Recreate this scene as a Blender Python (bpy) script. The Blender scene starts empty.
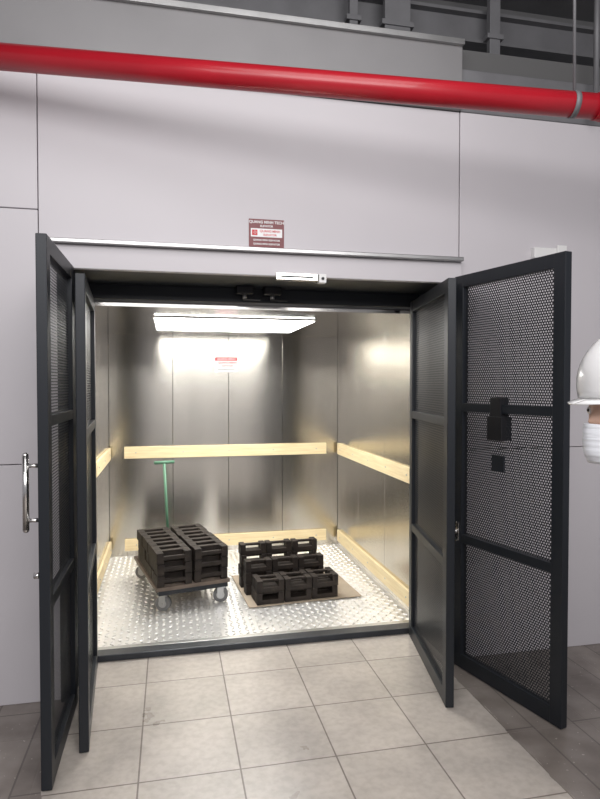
import bpy, bmesh, math, random
from mathutils import Vector, Matrix, Euler
random.seed(4)
scene=bpy.context.scene
COL=scene.collection
def R(d): return math.radians(d)
# ---------------------------------------------------------------- materials
def mat(name,col,rough=.5,metal=0.,noise=None,bump=None,spec=.5,stretch=None,col2=None,emit=None,coat=0,aniso=None):
    m=bpy.data.materials.new(name); m.use_nodes=True
    nt=m.node_tree; N=nt.nodes; L=nt.links; b=N['Principled BSDF']
    b.inputs['Base Color'].default_value=(*col,1); b.inputs['Roughness'].default_value=rough
    b.inputs['Metallic'].default_value=metal; b.inputs['Specular IOR Level'].default_value=spec
    b.inputs['Coat Weight'].default_value=coat
    if aniso:
        b.inputs['Anisotropic'].default_value=aniso[0]; b.inputs['Anisotropic Rotation'].default_value=aniso[1]
        tn=N.new('ShaderNodeTangent'); tn.direction_type='RADIAL'; tn.axis='Z'; L.new(tn.outputs[0],b.inputs['Tangent'])
    if emit:
        b.inputs['Emission Color'].default_value=(*emit[0],1); b.inputs['Emission Strength'].default_value=emit[1]
    if noise or bump:
        tc=N.new('ShaderNodeTexCoord'); mp=N.new('ShaderNodeMapping')
        L.new(tc.outputs['Object'],mp.inputs['Vector'])
        if stretch: mp.inputs['Scale'].default_value=stretch
        if noise:
            n=N.new('ShaderNodeTexNoise'); n.inputs['Scale'].default_value=noise[0]; n.inputs['Detail'].default_value=6
            L.new(mp.outputs[0],n.inputs['Vector'])
            r=N.new('ShaderNodeValToRGB'); r.color_ramp.elements[0].position=.3; r.color_ramp.elements[1].position=.7
            c2=col2 or tuple(c*(1-noise[1]) for c in col)
            r.color_ramp.elements[0].color=(*c2,1); r.color_ramp.elements[1].color=(*col,1)
            L.new(n.outputs['Fac'],r.inputs[0]); L.new(r.outputs[0],b.inputs['Base Color'])
        if bump:
            n2=N.new('ShaderNodeTexNoise'); n2.inputs['Scale'].default_value=bump[0]; n2.inputs['Detail'].default_value=4
            L.new(mp.outputs[0],n2.inputs['Vector'])
            bp=N.new('ShaderNodeBump'); bp.inputs['Strength'].default_value=bump[1]; bp.inputs['Distance'].default_value=.01
            L.new(n2.outputs['Fac'],bp.inputs['Height']); L.new(bp.outputs[0],b.inputs['Normal'])
    return m
M_wall=mat('painted_panel',(.62,.595,.62),.45,0,noise=(.9,.07),bump=(2.5,.08))
M_gap=mat('joint_dark',(.12,.12,.12),.8)
M_band=mat('grey_flashing',(.27,.265,.27),.5,0.2,noise=(2,.15))
M_darkwall=mat('dark_concrete',(.17,.17,.172),.85,noise=(1.5,.3))
M_ceil=mat('dark_ceiling',(.18,.18,.185),.9,noise=(2,.3))
M_struct=mat('grey_steel_structure',(.2,.2,.21),.55,.2,noise=(5,.2))
M_red=mat('red_pipe_paint',(.46,.010,.022),.32,0,noise=(3,.2),coat=.2)
M_char=mat('charcoal_powder_coat',(.013,.016,.021),.42,0.1,bump=(120,.05))
M_black=mat('black_plastic',(.01,.01,.012),.4)
M_steel=mat('brushed_stainless',(.65,.62,.56),.20,1.,noise=(1.6,.10),bump=(6,.02),stretch=(5,5,.3),aniso=(.8,.25))
M_steelc=mat('brushed_stainless_ceiling',(.62,.60,.57),.14,1.,noise=(1.2,.08),bump=(8,.02),stretch=(.5,6,1))
M_chrome=mat('satin_stainless',(.75,.74,.72),.22,1.)
M_alu=mat('tread_aluminium',(.86,.855,.84),.33,.65,noise=(5,.10))
M_galv=mat('galvanised_trim',(.5,.5,.5),.35,.9,noise=(6,.2))
M_wood=mat('pale_pine',(.86,.73,.47),.6,0,noise=(5,.2),stretch=(1,6,18),bump=(20,.1),col2=(.75,.60,.35))
M_iron=mat('rusty_cast_iron',(.042,.031,.024),.65,.3,noise=(14,.5),bump=(60,.4),col2=(.016,.012,.010))
M_deck=mat('worn_wooden_deck',(.19,.145,.115),.75,noise=(10,.35),bump=(30,.2))
M_card=mat('brown_cardboard',(.46,.38,.29),.85,noise=(5,.25))
M_green=mat('green_paint',(.11,.25,.16),.45,noise=(8,.2))
M_rubber=mat('grey_rubber',(.16,.16,.16),.7)
M_white=mat('white_plastic',(.8,.8,.79),.35)
M_helmet=mat('white_helmet_shell',(.8,.8,.8),.22,coat=.5)
M_mask=mat('white_mask_fabric',(.72,.74,.78),.9,bump=(4,.5),stretch=(1,1,22))
M_skin=mat('skin',(.62,.40,.30),.55,noise=(20,.1))
M_hair=mat('black_hair',(.012,.01,.01),.5)
M_jacket=mat('blue_grey_work_jacket',(.16,.2,.28),.85,noise=(12,.15),bump=(12,.3))
M_trouser=mat('dark_trousers',(.04,.045,.06),.85,bump=(12,.3))
M_shoe=mat('black_shoe_leather',(.015,.014,.013),.45)
M_eye=mat('eye_white',(.75,.73,.7),.2)
M_iris=mat('dark_iris',(.03,.015,.01),.15)
M_maroon=mat('maroon_sign',(.17,.022,.027),.4)
M_signwhite=mat('sign_white',(.85,.85,.85),.4)
M_signred=mat('sign_red',(.6,.02,.03),.4)
M_led=mat('led_diffuser',(.9,.9,.9),.5,emit=((1,.985,.95),15.5))
M_sill=mat('dark_sill',(.05,.055,.065),.4,.4,noise=(9,.3))

# perforated sheet : staggered round holes
def perforated():
    m=bpy.data.materials.new('perforated_black_sheet'); m.use_nodes=True
    nt=m.node_tree;N=nt.nodes;L=nt.links;b=N['Principled BSDF']
    b.inputs['Base Color'].default_value=(.016,.018,.022,1); b.inputs['Roughness'].default_value=.4
    tc=N.new('ShaderNodeTexCoord'); sx=N.new('ShaderNodeSeparateXYZ'); L.new(tc.outputs['Object'],sx.inputs[0])
    cx=N.new('ShaderNodeCombineXYZ'); L.new(sx.outputs['X'],cx.inputs['X']); L.new(sx.outputs['Z'],cx.inputs['Y'])
    p=.0145; pv=p*1.732
    def vm(op,a,v):
        n=N.new('ShaderNodeVectorMath'); n.operation=op; L.new(a,n.inputs[0])
        if v is not None: n.inputs[1].default_value=v
        return n
    sc=vm('MULTIPLY',cx.outputs[0],(1/p,1/pv,0))
    ds=[]
    for off in (0,.5):
        a=vm('ADD',sc.outputs[0],(off+100,off+100,0)); f=vm('FRACTION',a.outputs[0],None)
        s=vm('SUBTRACT',f.outputs[0],(.5,.5,0)); k=vm('MULTIPLY',s.outputs[0],(p,pv,0))
        l=vm('LENGTH',k.outputs[0],None); ds.append(l.outputs['Value'])
    mn=N.new('ShaderNodeMath'); mn.operation='MINIMUM'; L.new(ds[0],mn.inputs[0]); L.new(ds[1],mn.inputs[1])
    lt=N.new('ShaderNodeMath'); lt.operation='LESS_THAN'; L.new(mn.outputs[0],lt.inputs[0]); lt.inputs[1].default_value=.0044
    tr=N.new('ShaderNodeBsdfTransparent'); mx=N.new('ShaderNodeMixShader')
    L.new(lt.outputs[0],mx.inputs[0]); L.new(b.outputs[0],mx.inputs[1]); L.new(tr.outputs[0],mx.inputs[2])
    L.new(mx.outputs[0],N['Material Output'].inputs['Surface'])
    return m
M_perf=perforated()

# floor material : tiled strip in front of the lift, brown concrete either side
def floor_mat():
    m=bpy.data.materials.new('tiled_floor'); m.use_nodes=True
    nt=m.node_tree;N=nt.nodes;L=nt.links;b=N['Principled BSDF']
    tc=N.new('ShaderNodeTexCoord'); mp=N.new('ShaderNodeMapping'); L.new(tc.outputs['Object'],mp.inputs[0])
    mp.inputs['Location'].default_value=(.53,.02,0)
    br=N.new('ShaderNodeTexBrick'); br.offset=0; br.squash=1
    L.new(mp.outputs[0],br.inputs['Vector'])
    br.inputs['Scale'].default_value=1; br.inputs['Brick Width'].default_value=.4; br.inputs['Row Height'].default_value=.4
    br.inputs['Mortar Size'].default_value=.004; br.inputs['Mortar Smooth'].default_value=.3
    br.inputs['Color1'].default_value=(.56,.52,.485,1); br.inputs['Color2'].default_value=(.49,.455,.42,1)
    br.inputs['Mortar'].default_value=(.22,.19,.17,1)
    def noise(s,d=5):
        n=N.new('ShaderNodeTexNoise'); n.inputs['Scale'].default_value=s; n.inputs['Detail'].default_value=d
        L.new(tc.outputs['Object'],n.inputs['Vector']); return n.outputs['Fac']
    def ramp(f,p0,c0,p1,c1):
        r=N.new('ShaderNodeValToRGB'); r.color_ramp.elements[0].position=p0; r.color_ramp.elements[1].position=p1
        r.color_ramp.elements[0].color=(*c0,1); r.color_ramp.elements[1].color=(*c1,1); L.new(f,r.inputs[0]); return r.outputs[0]
    def mix(t,fac,a,bb):
        x=N.new('ShaderNodeMix'); x.data_type='RGBA'; x.blend_type=t
        if isinstance(fac,float): x.inputs[0].default_value=fac
        else: L.new(fac,x.inputs[0])
        L.new(a,x.inputs[6]); L.new(bb,x.inputs[7]); return x.outputs[2]
    st=ramp(noise(3),.35,(.80,.785,.77),.65,(1.05,1.03,1.0))
    st2=ramp(noise(30,3),.35,(.88,.87,.86),.6,(1,1,1))
    tile=mix('MULTIPLY',1.,mix('MULTIPLY',1.,br.outputs['Color'],st),st2)
    con=ramp(noise(5,8),.3,(.16,.135,.12),.7,(.30,.265,.24))
    sp=ramp(noise(55,2),.70,(0,0,0),.73,(.25,.24,.22))
    con=mix('ADD',1.,con,sp)
    w=N.new('ShaderNodeTexBrick'); w.offset=.5
    mp2=N.new('ShaderNodeMapping'); L.new(tc.outputs['Object'],mp2.inputs[0]); mp2.inputs['Rotation'].default_value=(0,0,R(90))
    L.new(mp2.outputs[0],w.inputs['Vector']); w.inputs['Scale'].default_value=1
    w.inputs['Brick Width'].default_value=1.2; w.inputs['Row Height'].default_value=.2; w.inputs['Mortar Size'].default_value=.004
    w.inputs['Color1'].default_value=(1,1,1,1); w.inputs['Color2'].default_value=(.85,.85,.85,1); w.inputs['Mortar'].default_value=(.5,.5,.5,1)
    con=mix('MULTIPLY',1.,con,w.outputs['Color'])
    sx=N.new('ShaderNodeSeparateXYZ'); L.new(tc.outputs['Object'],sx.inputs[0])
    def math_(op,a,v):
        n=N.new('ShaderNodeMath'); n.operation=op; 
        if isinstance(a,float): n.inputs[0].default_value=a
        else: L.new(a,n.inputs[0])
        if isinstance(v,(int,float)): n.inputs[1].default_value=v
        else: L.new(v,n.inputs[1])
        return n.outputs[0]
    ed=math_('MULTIPLY',math_('SUBTRACT',noise(4),.5),.10)
    x=math_('ADD',sx.outputs['X'],ed)
    ins=math_('MULTIPLY',math_('GREATER_THAN',x,-.48),math_('LESS_THAN',x,1.47))
    col=mix('MIX',ins,con,tile)
    L.new(col,b.inputs['Base Color']); 
    rr=N.new('ShaderNodeMapRange'); L.new(noise(3),rr.inputs[0]); rr.inputs[3].default_value=.2; rr.inputs[4].default_value=.45
    L.new(rr.outputs[0],b.inputs['Roughness'])
    bp=N.new('ShaderNodeBump'); bp.inputs['Strength'].default_value=.4; bp.inputs['Distance'].default_value=.004
    L.new(math_('SUBTRACT',1.,br.outputs['Fac']),bp.inputs['Height']); L.new(bp.outputs[0],b.inputs['Normal'])
    return m
M_floor=floor_mat()

# ---------------------------------------------------------------- helpers
class MB:
    def __init__(s): s.bm=bmesh.new()
    def box(s,x0,x1,y0,y1,z0,z1,rot=None,bev=0):
        b=bmesh.new(); bmesh.ops.create_cube(b,size=1)
        mt=Matrix.Translation(((x0+x1)/2,(y0+y1)/2,(z0+z1)/2))
        if rot: mt=mt@Euler(rot).to_matrix().to_4x4()
        mt=mt@Matrix.Diagonal((x1-x0,y1-y0,z1-z0,1))
        bmesh.ops.transform(b,matrix=mt,verts=b.verts)
        if bev: bmesh.ops.bevel(b,geom=b.edges[:],offset=bev,segments=2,affect='EDGES',profile=.5)
        s._m(b); return s
    def cyl(s,p,q,r,seg=20,r2=None):
        p=Vector(p);q=Vector(q);d=q-p
        b=bmesh.new(); bmesh.ops.create_cone(b,cap_ends=True,segments=seg,radius1=r,radius2=r if r2 is None else r2,depth=d.length)
        mt=Matrix.Translation((p+q)/2)@d.to_track_quat('Z','Y').to_matrix().to_4x4()
        bmesh.ops.transform(b,matrix=mt,verts=b.verts)
        for f in b.faces: f.smooth=len(f.verts)==4
        s._m(b); return s
    def sph(s,c,r,seg=20):
        b=bmesh.new(); bmesh.ops.create_uvsphere(b,u_segments=seg,v_segments=seg//2+2,radius=1)
        bmesh.ops.transform(b,matrix=Matrix.Translation(c)@Matrix.Diagonal((*( (r,)*3 if isinstance(r,(int,float)) else r),1)),verts=b.verts)
        for f in b.faces: f.smooth=True
        s._m(b); return s
    def _m(s,b):
        me=bpy.data.meshes.new('t'); b.to_mesh(me); b.free(); s.bm.from_mesh(me); bpy.data.meshes.remove(me)
    def obj(s,name,m,parent=None,loc=(0,0,0),rot=(0,0,0)):
        me=bpy.data.meshes.new(name); s.bm.to_mesh(me); s.bm.free()
        me.materials.append(m); o=bpy.data.objects.new(name,me); COL.objects.link(o)
        o.location=loc; o.rotation_euler=rot
        if parent: o.parent=parent
        return o
def empty(name,loc=(0,0,0),rotz=0,label=None,cat=None,kind=None,rot=None):
    e=bpy.data.objects.new(name,None); e.empty_display_size=.1; COL.objects.link(e); e.location=loc
    e.rotation_euler=rot or (0,0,rotz); tag(e,label,cat,kind); return e
def tag(o,label=None,cat=None,kind=None,group=None):
    if label:o['label']=label
    if cat:o['category']=cat
    if kind:o['kind']=kind
    if group:o['group']=group
    return o
def sbox(name,x0,x1,y0,y1,z0,z1,m,bev=0,label=None):
    o=MB().box(x0,x1,y0,y1,z0,z1,bev=bev).obj(name,m); tag(o,label,None,'structure'); return o
def text(name,body,size,m,parent,loc,rot=(R(90),0,0),align='CENTER',sx=1):
    c=bpy.data.curves.new('t','FONT'); c.body=body; c.size=size; c.align_x=align; c.align_y='CENTER'; c.extrude=.0004; c.offset=size*.02
    o=bpy.data.objects.new('t',c); COL.objects.link(o)
    bpy.context.view_layer.update()
    me=bpy.data.meshes.new_from_object(o.evaluated_get(bpy.context.evaluated_depsgraph_get()))
    bpy.data.objects.remove(o); me.materials.clear(); me.materials.append(m)
    t=bpy.data.objects.new(name,me); COL.objects.link(t); t.parent=parent; t.location=loc; t.rotation_euler=rot; t.scale=(sx,1,1)
    return t

# ---------------------------------------------------------------- shell
WY=3.10   # hall wall face
o=sbox('floor',-4,5,-2.5,3.5,-.1,0,M_floor,label='tiled floor with brown concrete at its sides')
sbox('wall_backing',-4,-.54,WY+.06,WY+.1,0,3.44,M_gap)
sbox('wall_backing_far',1.6,5,WY+.06,WY+.1,0,3.44,M_gap)
sbox('wall_backing_upper',-.54,1.6,WY+.06,WY+.1,2.2,3.44,M_gap)
sbox('wall_left_lower',-4,-.618,WY,WY+.06,0,1.164,M_wall,.003,'pale grey wall panel beside the lift')
sbox('wall_left_middle',-4,-.618,WY,WY+.06,1.168,2.39,M_wall,.003,'pale grey wall panel beside the lift')
sbox('wall_left_upper',-4,-.618,WY,WY+.06,2.394,3.06,M_wall,.003,'pale grey wall panel')
sbox('wall_left_jamb',-.614,-.53,WY,WY+.06,0,2.198,M_wall,.002)
sbox('wall_front',-.614,1.575,WY,WY+.06,2.2,3.06,M_wall,.003,'pale grey wall panel above the lift doorway')
sbox('wall_right_lower',1.579,5,WY-.004,WY+.06,0,1.184,M_wall,.003,'pale grey wall panel beside the lift')
sbox('wall_right_upper',1.579,5,WY-.004,WY+.06,1.188,3.06,M_wall,.003,'pale grey wall panel')
sbox('trim_1',-4,1.575,WY-.035,WY+.06,3.064,3.42,M_band,.006,'grey steel flashing band over the wall panels')
sbox('trim_2',1.579,5,WY+.0,WY+.06,3.064,3.30,M_struct,.006,'dark grey steel flashing band')
sbox('trim_3',-4,1.575,WY-.06,WY-.035,3.40,3.43,M_galv,.002)
sbox('wall_rear_upper',-4,5,3.9,4.0,2.3,4.3,M_darkwall)
sbox('ceiling',-4,5,-2.5,4.0,4.2,4.3,M_ceil,label='dark grey ceiling')

# door surround
hd=MB().box(-.55,1.575,WY-.04,WY,2.11,2.225,bev=.004).obj('trim_4',M_wall); tag(hd,'pale header panel over the lift doorway',None,'structure')
hl=MB().box(-.56,1.57,WY-.075,WY,2.225,2.247,bev=.004).obj('trim_5',M_galv); tag(hl,'galvanised steel drip lip over the header',None,'structure')
sbox('trim_6',-.53,-.47,WY-.03,3.58,0,2.11,M_char,.003,'dark steel door jamb')
sbox('trim_7',1.515,1.574,WY-.03,3.58,0,2.11,M_char,.003,'dark steel door jamb')
sbox('trim_8',-.53,1.574,WY,3.58,2.112,2.2,M_char,.003,'dark steel door lintel')
sbox('trim_9',-.47,1.515,3.50,3.58,2.03,2.112,M_char,.003,'dark steel inner lintel')
sbox('trim_10',-.47,1.515,3.475,3.56,0,.036,M_sill,.004,'dark steel door sill')
sbox('trim_11',-.47,1.515,3.561,3.60,0,.034,M_galv,.002,'metal sill strip of the lift car')

# lift car
CX0,CX1,CY0,CY1,CZ=-.53,1.557,3.58,5.50,2.0
fl=sbox('floor_car',CX0,CX1,3.60,CY1,-.02,.03,M_alu,label='aluminium tread plate floor of the lift car')
bm=bmesh.new(); bm.from_mesh(fl.data)
pt=.042; nx=int((CX1-CX0)/pt); ny=int((CY1-3.6)/pt)
for i in range(nx):
    for j in range(ny):
        cx=CX0+(i+.5)*pt; cy=3.6+(j+.5)*pt; a=R(45) if (i+j)%2 else R(-45)
        ca,sa=math.cos(a),math.sin(a); l,w=.019,.007
        def P(u,v,z): return bm.verts.new((cx+u*ca-v*sa,cy+u*sa+v*ca,z))
        A=[P(-l,0,.03),P(0,-w,.03),P(l,0,.03),P(0,w,.03)]; T=[P(-l*.6,0,.035),P(0,-w*.4,.0355),P(l*.6,0,.035),P(0,w*.4,.0355)]
        for k in range(4): bm.faces.new((A[k],A[(k+1)%4],T[(k+1)%4],T[k]))
        bm.faces.new(T)
bm.to_mesh(fl.data); bm.free()
xs=[CX0,.02,.52,1.02,CX1]
for i in range(4):
    sbox('wall_rear',xs[i]+.0015,xs[i+1]-.0015,CY1,CY1+.03,.03,CZ,M_steel,.0015,'brushed stainless steel lift wall panel')
sbox('wall_rear_backing',CX0-.03,CX1+.03,CY1+.031,CY1+.04,0,2.1,M_gap)
ys=[3.585,4.22,4.86,CY1]
for i in range(3):
    sbox('wall_left',CX0-.03,CX0,ys[i]+.0015,ys[i+1]-.0015,.03,CZ,M_steel,.0015,'brushed stainless steel lift wall panel')
    sbox('wall_right',CX1,CX1+.03,ys[i]+.0015,ys[i+1]-.0015,.03,CZ,M_steel,.0015,'brushed stainless steel lift wall panel')
sbox('ceiling_car',CX0-.03,CX1+.03,3.581,CY1+.03,CZ,CZ+.03,M_steelc,label='stainless steel lift car ceiling')
y0,y1=4.05,4.96
e=empty('ceiling_light',(.44,(y0+y1)/2,CZ+.001),label='broad white LED panel light on the lift car ceiling',cat='light')
h=(y1-y0)/2
MB().box(-.55,.55,-h,h,-.010,-.0005,bev=.003).obj('housing',M_white,e)
MB().box(-.54,.54,-h+.010,h-.010,-.014,-.0105,bev=.001).obj('diffuser',M_led,e)

# wooden bumper rails
def rail(loc,rz,length,lab):
    e=empty('wooden_rail',loc,rz,lab,'rail')
    MB().box(0,length,-.022,0,-.052,.052,bev=.003).obj('plank',M_wood,e)
    n=5
    for k in range(n):
        x=.1+k*(length-.2)/(n-1)
        MB().cyl((x,-.0215,0),(x,-.0255,0),.006,6).obj('bolt',M_galv,e)
for z,h in ((.95,'at waist height'),(.13,'just above the floor')):
    rail((-.40,CY1-.001,z),0,1.84,f'pale pine rail on the rear lift wall {h}')
    rail((CX1-.001,CY1-.06,z),R(-90),1.80,f'pale pine rail on the lift side wall {h}')
    rail((CX0+.001,3.66,z),R(90),1.78,f'pine rail on the opposite side wall {h}')

# ---------------------------------------------------------------- mesh doors
def door(n,hinge,free,zb,zt,lab):
    hx,hy=hinge; fx,fy=free; w=math.hypot(fx-hx,fy-hy); a=math.atan2(fy-hy,fx-hx)
    e=empty(f'door_{n}',(hx,hy,0),a,lab,'door','structure')
    S=.065;T=.02
    H=zt-zb; r1=zb+H/3; r2=zb+2*H/3
    m=MB()
    m.box(0,S,-T,T,zb,zt,bev=.003).box(w-S,w,-T,T,zb,zt,bev=.003)
    for z0,z1 in ((zb,zb+.075),(r1-.022,r1+.022),(r2-.022,r2+.022),(zt-.065,zt)):
        m.box(S-.002,w-S+.002,-T+.001,T-.001,z0,z1,bev=.002)
    m.obj('frame',M_char,e)
    for z0,z1 in ((zb+.07,r1-.02),(r1+.02,r2-.02),(r2+.02,zt-.06)):
        b=bmesh.new(); vs=[b.verts.new(p) for p in ((S-.005,0,z0),(w-S+.005,0,z0),(w-S+.005,0,z1),(S-.005,0,z1))]; b.faces.new(vs)
        k=MB(); k._m(b); k.obj('mesh_panel',M_perf,e)
    for z in (zb+.2,(zb+zt)/2,zt-.2):
        MB().cyl((-.008,0,z-.045),(-.008,0,z+.045),.011,12).obj('hinge',M_char,e)
    return e,w
dRO,wRO=door(1,(1.545,3.05),(1.722,2.350),.004,2.14,'open charcoal steel door leaf with perforated mesh panels and lock box')
dRI,wRI=door(2,(1.455,3.45),(1.300,2.62),.004,2.054,'open narrow charcoal steel door leaf with perforated mesh panels')
dLI,wLI=door(3,(-.42,3.45),(-.362,2.62),.004,2.01,'open charcoal steel inner door leaf with perforated mesh')
dLO,wLO=door(4,(-.468,3.05),(-.468,2.40),.004,2.115,'open charcoal steel outer door leaf with long stainless pull handle')
MB().box(.28,.35,-.03,.03,1.385,1.485,bev=.003).box(.265,.365,-.035,.035,1.27,1.39,bev=.003).obj('lock_box',M_black,dRO)
MB().box(.275,.36,-.012,-.002,1.11,1.195,bev=.003).obj('latch_plate',M_char,dRO)
MB().cyl((.035,-.02,.75),(.035,-.045,.75),.012,16).sph((.035,-.048,.75),.014).obj('door_knob',M_chrome,dRO)
MB().box(.022,.048,-.026,-.02,.70,.80,bev=.002).obj('lock_plate',M_chrome,dRO)
hx=wLO-.055
m=MB().cyl((hx,-.075,.995),(hx,-.075,1.28),.0125,20)
for z in (1.03,1.24): m.cyl((hx,-.018,z),(hx,-.075,z),.008,14)
for z in (.995,1.28): m.sph((hx,-.075,z),.0125,14)
p=m.obj('pull_handle',M_chrome,dLO); p['label']='long stainless steel pull handle'
MB().cyl((wLO-.04,-.02,.82),(wLO-.04,-.045,.82),.012,14).obj('lock_cylinder',M_chrome,dLO)

# magnetic lock and closers
e=empty('magnetic_lock',(.655,3.055,2.09),label='silver magnetic lock bar under the door header',cat='lock')
MB().box(-.125,.095,-.03,.012,-.004,.034,bev=.003).obj('body',M_chrome,e)
MB().box(.10,.14,-.03,.012,-.012,.034,bev=.003).obj('end_block',M_white,e)
MB().cyl((.12,-.031,.01),(.12,-.034,.01),.008,14).obj('button',M_black,e)
MB().box(-.10,.07,-.0315,-.0302,.010,.018).obj('slot',M_black,e)
for x in (.42,.58):
    e=empty('door_closer',(x,3.44,2.114),label='small black door closer under the lintel',cat='closer')
    MB().box(-.05,.05,-.03,.03,-.045,-.001,bev=.005).obj('body',M_black,e)
    MB().cyl((0,0,-.045),(0,0,-.07),.012,14).obj('pivot',M_galv,e)
    MB().box(-.01,.09,-.008,.008,-.078,-.07,bev=.002).obj('arm',M_char,e)

# ---------------------------------------------------------------- signs
def logo(par,loc,s,m1,m2):
    MB().box(-s,s,-.0006,.0006,-s,s,bev=.0003).obj('logo_square',m1,par,loc)
    m=MB()
    pts=[]
    for i in range(25):
        a=i/24*math.pi*1.9+2.2; r=s*(.3+.35*i/24); pts.append((math.cos(a)*r,math.sin(a)*r*.8))
    for i in range(24):
        m.cyl((pts[i][0],0,pts[i][1]),(pts[i+1][0],0,pts[i+1][1]),s*.09,8)
    m.obj('logo_swirl',m2,par,(loc[0],loc[1]-.0012,loc[2]))
e=empty('sign',(.492,WY,2.335),label='small maroon metal sign with white lettering above the doorway',cat='sign')
MB().box(-.092,.092,-.004,0,-.072,.072,bev=.001).obj('plate',M_maroon,e)
text('lettering','QUANG MINH TECH',.0195,M_signwhite,e,(0,-.0045,.056))
text('lettering','ELEVATOR',.014,M_signwhite,e,(0,-.0045,.036))
MB().box(-.082,.082,-.0055,-.004,-.02,.023).obj('logo_field',M_signwhite,e)
logo(e,(-.062,-.0062,.0015),.014,M_signred,M_signwhite)
text('lettering','QUANG MINH',.0165,M_signred,e,(.018,-.006,.010))
text('lettering','ELEVATOR',.0145,M_signred,e,(.018,-.006,-.009))
text('lettering','QUANG MINH ELEVATOR',.012,M_signwhite,e,(0,-.0045,-.036))
text('lettering','QUANG MINH ELEVATOR',.012,M_signwhite,e,(0,-.0045,-.056))
e=empty('sign',(.50,CY1-.0005,1.735),label='small white notice with red lettering on the steel rear wall',cat='sign')
MB().box(-.105,.105,-.003,0,-.07,.07,bev=.001).obj('plate',M_signwhite,e)
MB().box(-.10,.10,-.004,-.003,.035,.065).obj('header_band',M_signred,e)
text('lettering','QUANG MINH',.026,M_signwhite,e,(0,-.0045,.05))
text('lettering','QUANG MINH',.026,M_signred,e,(.01,-.0035,.016))
text('lettering','ELEVATOR',.022,M_signred,e,(.01,-.0035,-.012))
text('lettering','QUANG MINH ELEVATOR',.014,M_black,e,(0,-.0035,-.045))
e=empty('junction_box',(2.12,WY-.002,2.30),label='small white surface box with angled cover on the wall',cat='box')
MB().box(-.10,.10,-.04,0,-.03,.03,bev=.004).obj('body',M_white,e)
MB().box(.04,.10,-.05,-.04,-.01,.045,bev=.003).obj('cover',M_white,e)

# ---------------------------------------------------------------- red pipe and upper structure
pb=Vector((-.80,2.95,2.965)); pc=Vector((1.83,2.40,2.79))
d=(pc-pb).normalized(); B=pc+d*1.2; A=pb-d*.9
A.y=min(A.y,3.0)
dd=(B-A)
e=empty('red_pipe',tuple(A),label='glossy red fire sprinkler pipe crossing above the doorway',cat='pipe')
Lp=dd.length
e.rotation_mode='QUATERNION'; e.rotation_quaternion=dd.to_track_quat('X','Z')
MB().cyl((0,0,0),(Lp,0,0),.054,36).obj('tube',M_red,e)
for t in (.9+2.74,):
    MB().cyl((t-.04,0,0),(t+.04,0,0),.058,32).cyl((t-.012,0,0),(t+.012,0,0),.061,32).obj('coupling',M_red,e)
for t in (3.5,):
    MB().cyl((t-.012,0,0),(t+.012,0,0),.0565,32).cyl((t,0,.055),(t-.1,0,1.38),.007,10).obj('hanger',M_struct,e)
o=MB().box(-4,5,3.50,3.60,3.70,3.72).box(-4,5,3.50,3.60,3.88,3.90).box(-4,5,3.545,3.555,3.72,3.88).obj('steel_beam',M_struct)
tag(o,'grey steel beam under the ceiling','beam')
for x,w in ((1.05,.05),(1.32,.16),(1.95,.07)):
    o=MB().box(x-w/2,x+w/2,3.38,3.42,3.3,4.2,bev=.003).box(x-w/2-.02,x+w/2+.02,3.37,3.43,3.66,3.69,bev=.003).box(x-w/2-.04,x+w/2+.04,3.35,3.45,4.18,4.199).obj('steel_bracket',M_struct)
    tag(o,'grey vertical steel hanger bracket under the ceiling','bracket',group='ceiling brackets')
o=MB().cyl((2.36,3.0,3.07),(2.36,3.0,4.2),.016,16).obj('conduit',M_struct)
tag(o,'grey vertical conduit hanging from the ceiling','conduit')

# ---------------------------------------------------------------- iron weights
def weight_mesh():
    m=MB(); L=.098;H=.085
    m.box(-L,L,-.045,.045,0,.034,bev=.003)
    m.box(-L,-.058,-.045,.045,.030,.085,bev=.003); m.box(.058,L,-.045,.045,.030,.085,bev=.003)
    m.box(-.062,.062,-.016,.016,.066,.083,bev=.004)
    me=bpy.data.meshes.new('iron_weight'); m.bm.to_mesh(me); m.bm.free(); me.materials.append(M_iron); return me
WM=weight_mesh()
def weight(mtx,lab,grp):
    o=bpy.data.objects.new('iron_weight',WM); COL.objects.link(o); o.matrix_world=mtx; tag(o,lab,'weight',group=grp)
o=MB().box(-.38,.44,-.34,.36,0,.006,bev=.001).obj('cardboard_sheet',M_card,None,(.87,4.38,.036),(0,0,R(4))); tag(o,'flat brown cardboard sheet on the tread plate floor','cardboard')
PZ=.0425
T0=Matrix.Translation((.825,4.33,PZ))@Matrix.Rotation(R(5),4,'Z')@Matrix.Diagonal((.98,.96,.93,1))
rows=[(-.235,2),(-.135,2),(-.01,3),(.16,4)]
for y,n in rows:
    for k in range(n):
        for i in range(3):
            jx=random.uniform(-.004,.004)-(.035 if n>2 else 0); jy=random.uniform(-.008,.008)
            weight(T0@Matrix.Translation(((i-1)*.204+jx+.02,y+jy,k*.0862)),'dark rusty cast iron test weight with hand slot, stacked on cardboard','iron weights piled on the cardboard')
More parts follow.
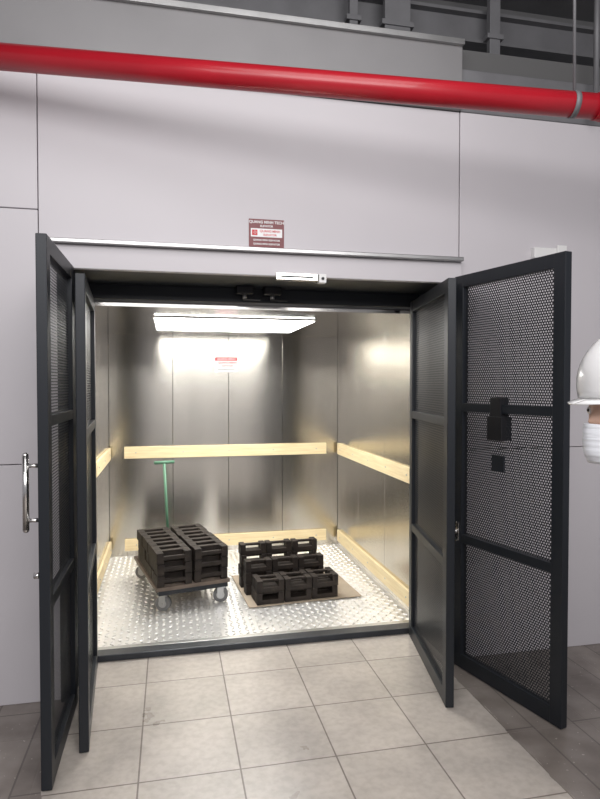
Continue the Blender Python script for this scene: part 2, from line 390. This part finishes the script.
# trolley
TR=R(13)
TL=(.06,4.50,.036)
DZ=.016
e=empty('platform_trolley',TL,TR,'low platform trolley with brown deck, casters and green push handle','trolley')
MB().box(-.255,.255,-.41,.44,.125+DZ,.150+DZ,bev=.004).obj('deck',M_deck,e)
MB().box(-.24,.24,-.405,-.375,.095+DZ,.124+DZ,bev=.002).box(-.24,.24,.395,.425,.095+DZ,.124+DZ,bev=.002).box(-.24,-.21,-.394,.394,.095+DZ,.124+DZ,bev=.002).box(.21,.24,-.394,.394,.095+DZ,.124+DZ,bev=.002).obj('chassis',M_char,e)
for sx in (-.20,.20):
    for sy in (-.365,.38):
        c=bpy.data.objects.new('caster',None); COL.objects.link(c); c.parent=e; c.location=(sx,sy,0); c.empty_display_size=.05; c.rotation_euler=(0,0,R(-35 if sx<0 else -20))
        MB().box(-.04,.04,-.032,.032,.105,.1105,bev=.001).box(-.022,.022,-.028,-.022,.035,.108,bev=.001).box(-.022,.022,.022,.028,.035,.108,bev=.001).cyl((0,-.032,.051),(0,.032,.051),.007,10).obj('fork',M_galv,c)
        MB().cyl((0,-.019,.051),(0,.019,.051),.051,28).obj('wheel',M_rubber,c)
        MB().cyl((0,-.0205,.051),(0,.0205,.051),.028,20).obj('hub',M_galv,c)
MB().cyl((.02,.425,.14),(-.01,.45,.885),.011,14).obj('handle_pole',M_green,e)
MB().cyl((-.09,.45,.89),(.07,.45,.89),.013,14).obj('handle_grip',M_green,e)
MB().box(-.01,.05,.41,.44,.15+DZ,.20+DZ,bev=.003).obj('handle_socket',M_green,e)
T1=Matrix.Translation(TL)@Matrix.Rotation(TR,4,'Z')
for cx in (-.127,.126):
    for k in range(3):
        for j in range(7):
            yy=-.385+j*.107+random.uniform(-.002,.002)
            mt=T1@Matrix.Translation((cx+random.uniform(-.006,.006),yy+.085,.1515+DZ+.0375+k*.0765))@Matrix.Rotation(R(90),4,'X')@Matrix.Diagonal((1.2,.82,1.2,1))
            weight(mt,'dark rusty cast iron test weight, laid flat on the trolley','iron weights stacked on the trolley')

# ---------------------------------------------------------------- person (white helmet and mask)
PX,PY=1.19,1.385
per=empty('person',(PX,PY,0),R(-88),'person in white safety helmet and white face mask, leaning in','person')
def skin_obj(verts,edges,radii):
    me=bpy.data.meshes.new('b'); me.from_pydata(verts,edges,[]); o=bpy.data.objects.new('b',me); COL.objects.link(o)
    s=o.modifiers.new('s','SKIN')
    for i,r in enumerate(radii):
        sv=me.skin_vertices[0].data[i]; sv.radius=(r if isinstance(r,tuple) else (r,r)); sv.use_root=(i==0)
    o.modifiers.new('u','SUBSURF').levels=2
    bpy.context.view_layer.update()
    m2=bpy.data.meshes.new_from_object(o.evaluated_get(bpy.context.evaluated_depsgraph_get()))
    bpy.data.objects.remove(o); return m2
V=[(0,.42,.84),(0,.39,.98),(0,.33,1.12),(0,.25,1.25),(0,.13,1.33),(0,.045,1.40),
   (.09,.42,.80),(.10,.41,.45),(.10,.44,.09),(-.09,.42,.80),(-.10,.41,.45),(-.10,.44,.09),
   (.15,.26,1.27),(.20,.36,1.02),(.21,.34,.80),(-.15,.26,1.27),(-.20,.36,1.02),(-.21,.34,.80),
   (.10,.35,.045),(-.10,.35,.045)]
E=[(0,1),(1,2),(2,3),(3,4),(4,5),(0,6),(6,7),(7,8),(0,9),(9,10),(10,11),(3,12),(12,13),(13,14),(3,15),(15,16),(16,17),(8,18),(11,19)]
Rd=[(.13,.10),(.125,.095),(.13,.10),(.13,.10),.06,.052,.085,.055,.04,.085,.055,.04,.055,.042,.028,.055,.042,.028,.035,.035]
parts=[skin_obj(V,E,Rd)]
for s in (1,-1):
    base=Vector((.21*s,.34,.79))
    parts.append(skin_obj([tuple(base),tuple(base+Vector((0,-.02,-.045))),tuple(base+Vector((0,-.03,-.085)))],[(0,1),(1,2)],[(.022,.022),(.018,.034),(.014,.038)]))
    for i,(dy,l) in enumerate(((-.028,.068),(-.010,.078),(.010,.072),(.027,.056))):
        a=base+Vector((0,-.03+dy*.9,-.075)); b=a+Vector((-.004*s,-.006,-l*.5)); c=b+Vector((-.018*s,-.008,-l*.45))
        parts.append(skin_obj([tuple(a),tuple(b),tuple(c)],[(0,1),(1,2)],[.0095,.0085,.0075]))
    a=base+Vector((0,-.035,-.03)); b=a+Vector((-.01*s,-.032,-.03)); c=b+Vector((-.01*s,-.008,-.028))
    parts.append(skin_obj([tuple(a),tuple(b),tuple(c)],[(0,1),(1,2)],[.012,.010,.0085]))
hb=bmesh.new(); bmesh.ops.create_uvsphere(hb,u_segments=48,v_segments=32,radius=1)
HC=Vector((0,0,1.478))
for v in hb.verts:
    x,y,z=v.co
    w=.075*(1-.28*max(0,-z)**1.5); dpt=.098*(1-.12*max(0,-z))
    nx_,ny_,nz_=x*w,y*dpt-(.012 if y<0 else 0)*max(0,-z),z*.128
    if y>0 and z<-.2: ny_*=1-.45*min(1,(-z-.2)*1.2)
    fx=nx_; fz=nz_
    if y<0:
        ny_-=.024*math.exp(-(fx/.011)**2)*max(0,1-abs((fz+.022)/.026))
        ny_+=.010*math.exp(-((abs(fx)-.031)/.015)**2-((fz-.003)/.012)**2)
        ny_-=.004*math.exp(-((fz-.022)/.009)**2)*math.exp(-(fx/.05)**2)
        ny_-=.006*math.exp(-((fz+.062)/.008)**2-(fx/.022)**2)
        ny_-=.007*math.exp(-((fz+.100)/.014)**2-(fx/.02)**2)
    v.co=HC+Vector((nx_,ny_,nz_))
me=bpy.data.meshes.new('h'); hb.to_mesh(me); hb.free(); parts.append(me)
ear=MB()
for s in (1,-1): ear.sph((.075*s,.008,1.472),(.010,.018,.031),16)
me=bpy.data.meshes.new('e'); ear.bm.to_mesh(me); ear.bm.free(); parts.append(me)
jb=bmesh.new()
for me in parts: jb.from_mesh(me)
me=bpy.data.meshes.new('body'); jb.to_mesh(me); jb.free()
tmp=bpy.data.objects.new('tmp',me); COL.objects.link(tmp)
rm=tmp.modifiers.new('r','REMESH'); rm.mode='VOXEL'; rm.voxel_size=.0045
sm=tmp.modifiers.new('s','SMOOTH'); sm.iterations=3
bpy.context.view_layer.update()
bme=bpy.data.meshes.new_from_object(tmp.evaluated_get(bpy.context.evaluated_depsgraph_get())); bpy.data.objects.remove(tmp)
bme.materials.clear(); bme.materials.append(M_skin)
for p_ in bme.polygons: p_.use_smooth=True
body=bpy.data.objects.new('body',bme); COL.objects.link(body); body.parent=per
def cloth(name,test,off,m):
    b=bmesh.new(); b.from_mesh(bme); b.normal_update()
    bmesh.ops.delete(b,geom=[f for f in b.faces if not test(f.calc_center_median())],context='FACES')
    for v in b.verts: v.co+=v.normal*off
    me=bpy.data.meshes.new(name); b.to_mesh(me); b.free(); me.materials.clear(); me.materials.append(m)
    for p_ in me.polygons: p_.use_smooth=True
    o=bpy.data.objects.new(name,me); COL.objects.link(o); o.parent=per
cloth('jacket',lambda c:(.86<c.z<1.345 and c.y>.10) or (.80<c.z<=.86 and abs(c.x)>.165) ,.010,M_jacket)
cloth('trousers',lambda c:.07<c.z<.90 and abs(c.x)<.17,.006,M_trouser)
for s in (1,-1):
    m=MB().sph((.10*s,.37,.045),(.046,.13,.045),20).box(.10*s-.045,.10*s+.045,.25,.49,0.0,.02,bev=.008)
    m.obj('shoe',M_shoe,per)
for s in (1,-1):
    MB().sph((.031*s,-.079,1.482),.0125,18).obj('eye',M_eye,per)
    MB().sph((.031*s,-.0882,1.482),.0052,14).obj('iris',M_iris,per)
    q=[(.031*s+dx,-.0955+abs(dx)*.25+ (0.004 if dx*s>0.012 else 0),1.501-abs(dx)*.15) for dx in (-.016,-.006,.006,.016)]
    mm=MB()
    for a_,b_ in zip(q,q[1:]): mm.cyl(a_,b_,.0026,8)
    mm.obj('eyebrow',M_hair,per)
hm=bmesh.new(); bmesh.ops.create_uvsphere(hm,u_segments=32,v_segments=20,radius=1)
for v in hm.verts:
    x,y,z=v.co; v.co=HC+Vector((x*.0785,y*.102+.004,z*.130))
bmesh.ops.delete(hm,geom=[f for f in hm.faces if (f.calc_center_median().z<1.50 and f.calc_center_median().y<.03) or f.calc_center_median().z<1.43 or (f.calc_center_median().y<-.06 and f.calc_center_median().z<1.55)],context='FACES')
k=MB(); k._m(hm); k.obj('hair',M_hair,per)
mk=bmesh.new(); G=[]
NU,NV=28,12
for j in range(NV+1):
    v_=j/NV; z=1.343+v_*.106; row=[]
    for i in range(NU+1):
        u=(i/NU*2-1); ang=u*R(80)
        rx=.079-.010*(1-v_); ry=.104+.014*math.exp(-(u/.28)**2)*(.3+.7*v_)+.006*math.sin(v_*math.pi)+.0012*math.sin(v_*25)
        if v_<.12: ry-=.008
        zz=z-.010*v_*abs(u)**1.5
        row.append(mk.verts.new((math.sin(ang)*rx,-math.cos(ang)*ry-.004,zz)))
    G.append(row)
for j in range(NV):
    for i in range(NU):
        f=mk.faces.new((G[j][i],G[j][i+1],G[j+1][i+1],G[j+1][i])); f.smooth=True
bmesh.ops.recalc_face_normals(mk,faces=mk.faces)
k=MB(); k._m(mk); mo=k.obj('face_mask',M_mask,per); sd=mo.modifiers.new('s','SOLIDIFY'); sd.thickness=.002
for s in (1,-1):
    for z0,z1 in ((1.44,1.495),(1.36,1.445)):
        a=Vector((.077*s,-.027,z0)); b=Vector((.084*s,.02,z1)); MB().cyl(a,b,.0016,8).obj('ear_loop',M_mask,per)
hh=bmesh.new(); bmesh.ops.create_uvsphere(hh,u_segments=48,v_segments=32,radius=1)
bmesh.ops.delete(hh,geom=[v for v in hh.verts if v.co.z<-.02],context='VERTS')
for v in hh.verts:
    x,y,z=v.co
    q=max(0,z); sx_=1+.10*math.sin(min(1,q)*math.pi)
    rid=.006*math.exp(-(x/.16)**2)*q
    v.co=Vector((x*.112*sx_,y*.125*sx_+.006,1.515+z*.192+rid))
for f in hh.faces: f.smooth=True
k=MB(); k._m(hh); ho=k.obj('helmet_shell',M_helmet,per); sd=ho.modifiers.new('s','SOLIDIFY'); sd.thickness=.003
bb=bmesh.new(); ring=[]
for i in range(65):
    a=i/64*2*math.pi; cx,cy=math.sin(a),-math.cos(a)
    front=max(0,cy*-1)**2.2
    ex=.006+.034*front
    inn=bb.verts.new((cx*.110,cy*.123+.006,1.515)); out=bb.verts.new((cx*(.112+ex*.5),cy*(.125+ex)+.006,1.511-.010*front))
    ring.append((inn,out))
for a,b in zip(ring,ring[1:]): 
    f=bb.faces.new((a[0],a[1],b[1],b[0])); f.smooth=True
k=MB(); k._m(bb); bo=k.obj('helmet_brim',M_helmet,per); sd=bo.modifiers.new('s','SOLIDIFY'); sd.thickness=.004

# ---------------------------------------------------------------- lights
def area(name,loc,rot,sx,sy,en,col=(1,1,1)):
    l=bpy.data.lights.new(name,'AREA'); l.shape='RECTANGLE'; l.size=sx; l.size_y=sy; l.energy=en; l.color=col
    o=bpy.data.objects.new(name,l); COL.objects.link(o); o.location=loc; o.rotation_euler=rot; return o
area('hall_lamp',(.6,-1.2,3.5),(R(50),0,0),3.2,2.0,130,(1,.975,.97))
area('hall_lamp',(.5,1.0,4.0),(R(10),0,0),2.5,1.2,32,(1,.98,.98))
area('hall_lamp',(-1.8,-1.0,3.4),(R(50),0,R(-22)),1.8,1.8,35,(1,.98,.99))
w=bpy.data.worlds.new('world'); scene.world=w; w.use_nodes=True
bg=w.node_tree.nodes['Background']; bg.inputs[0].default_value=(.95,.93,1,1); bg.inputs[1].default_value=.30
# ---------------------------------------------------------------- camera
cam=bpy.data.cameras.new('camera'); cam.lens=27.03; cam.sensor_width=36; cam.sensor_fit='AUTO'
co=bpy.data.objects.new('camera',cam); COL.objects.link(co); co.location=(0,0,1.55); co.rotation_euler=(R(88.6),0,R(-12.2))
scene.camera=co
scene.view_settings.view_transform='Standard'
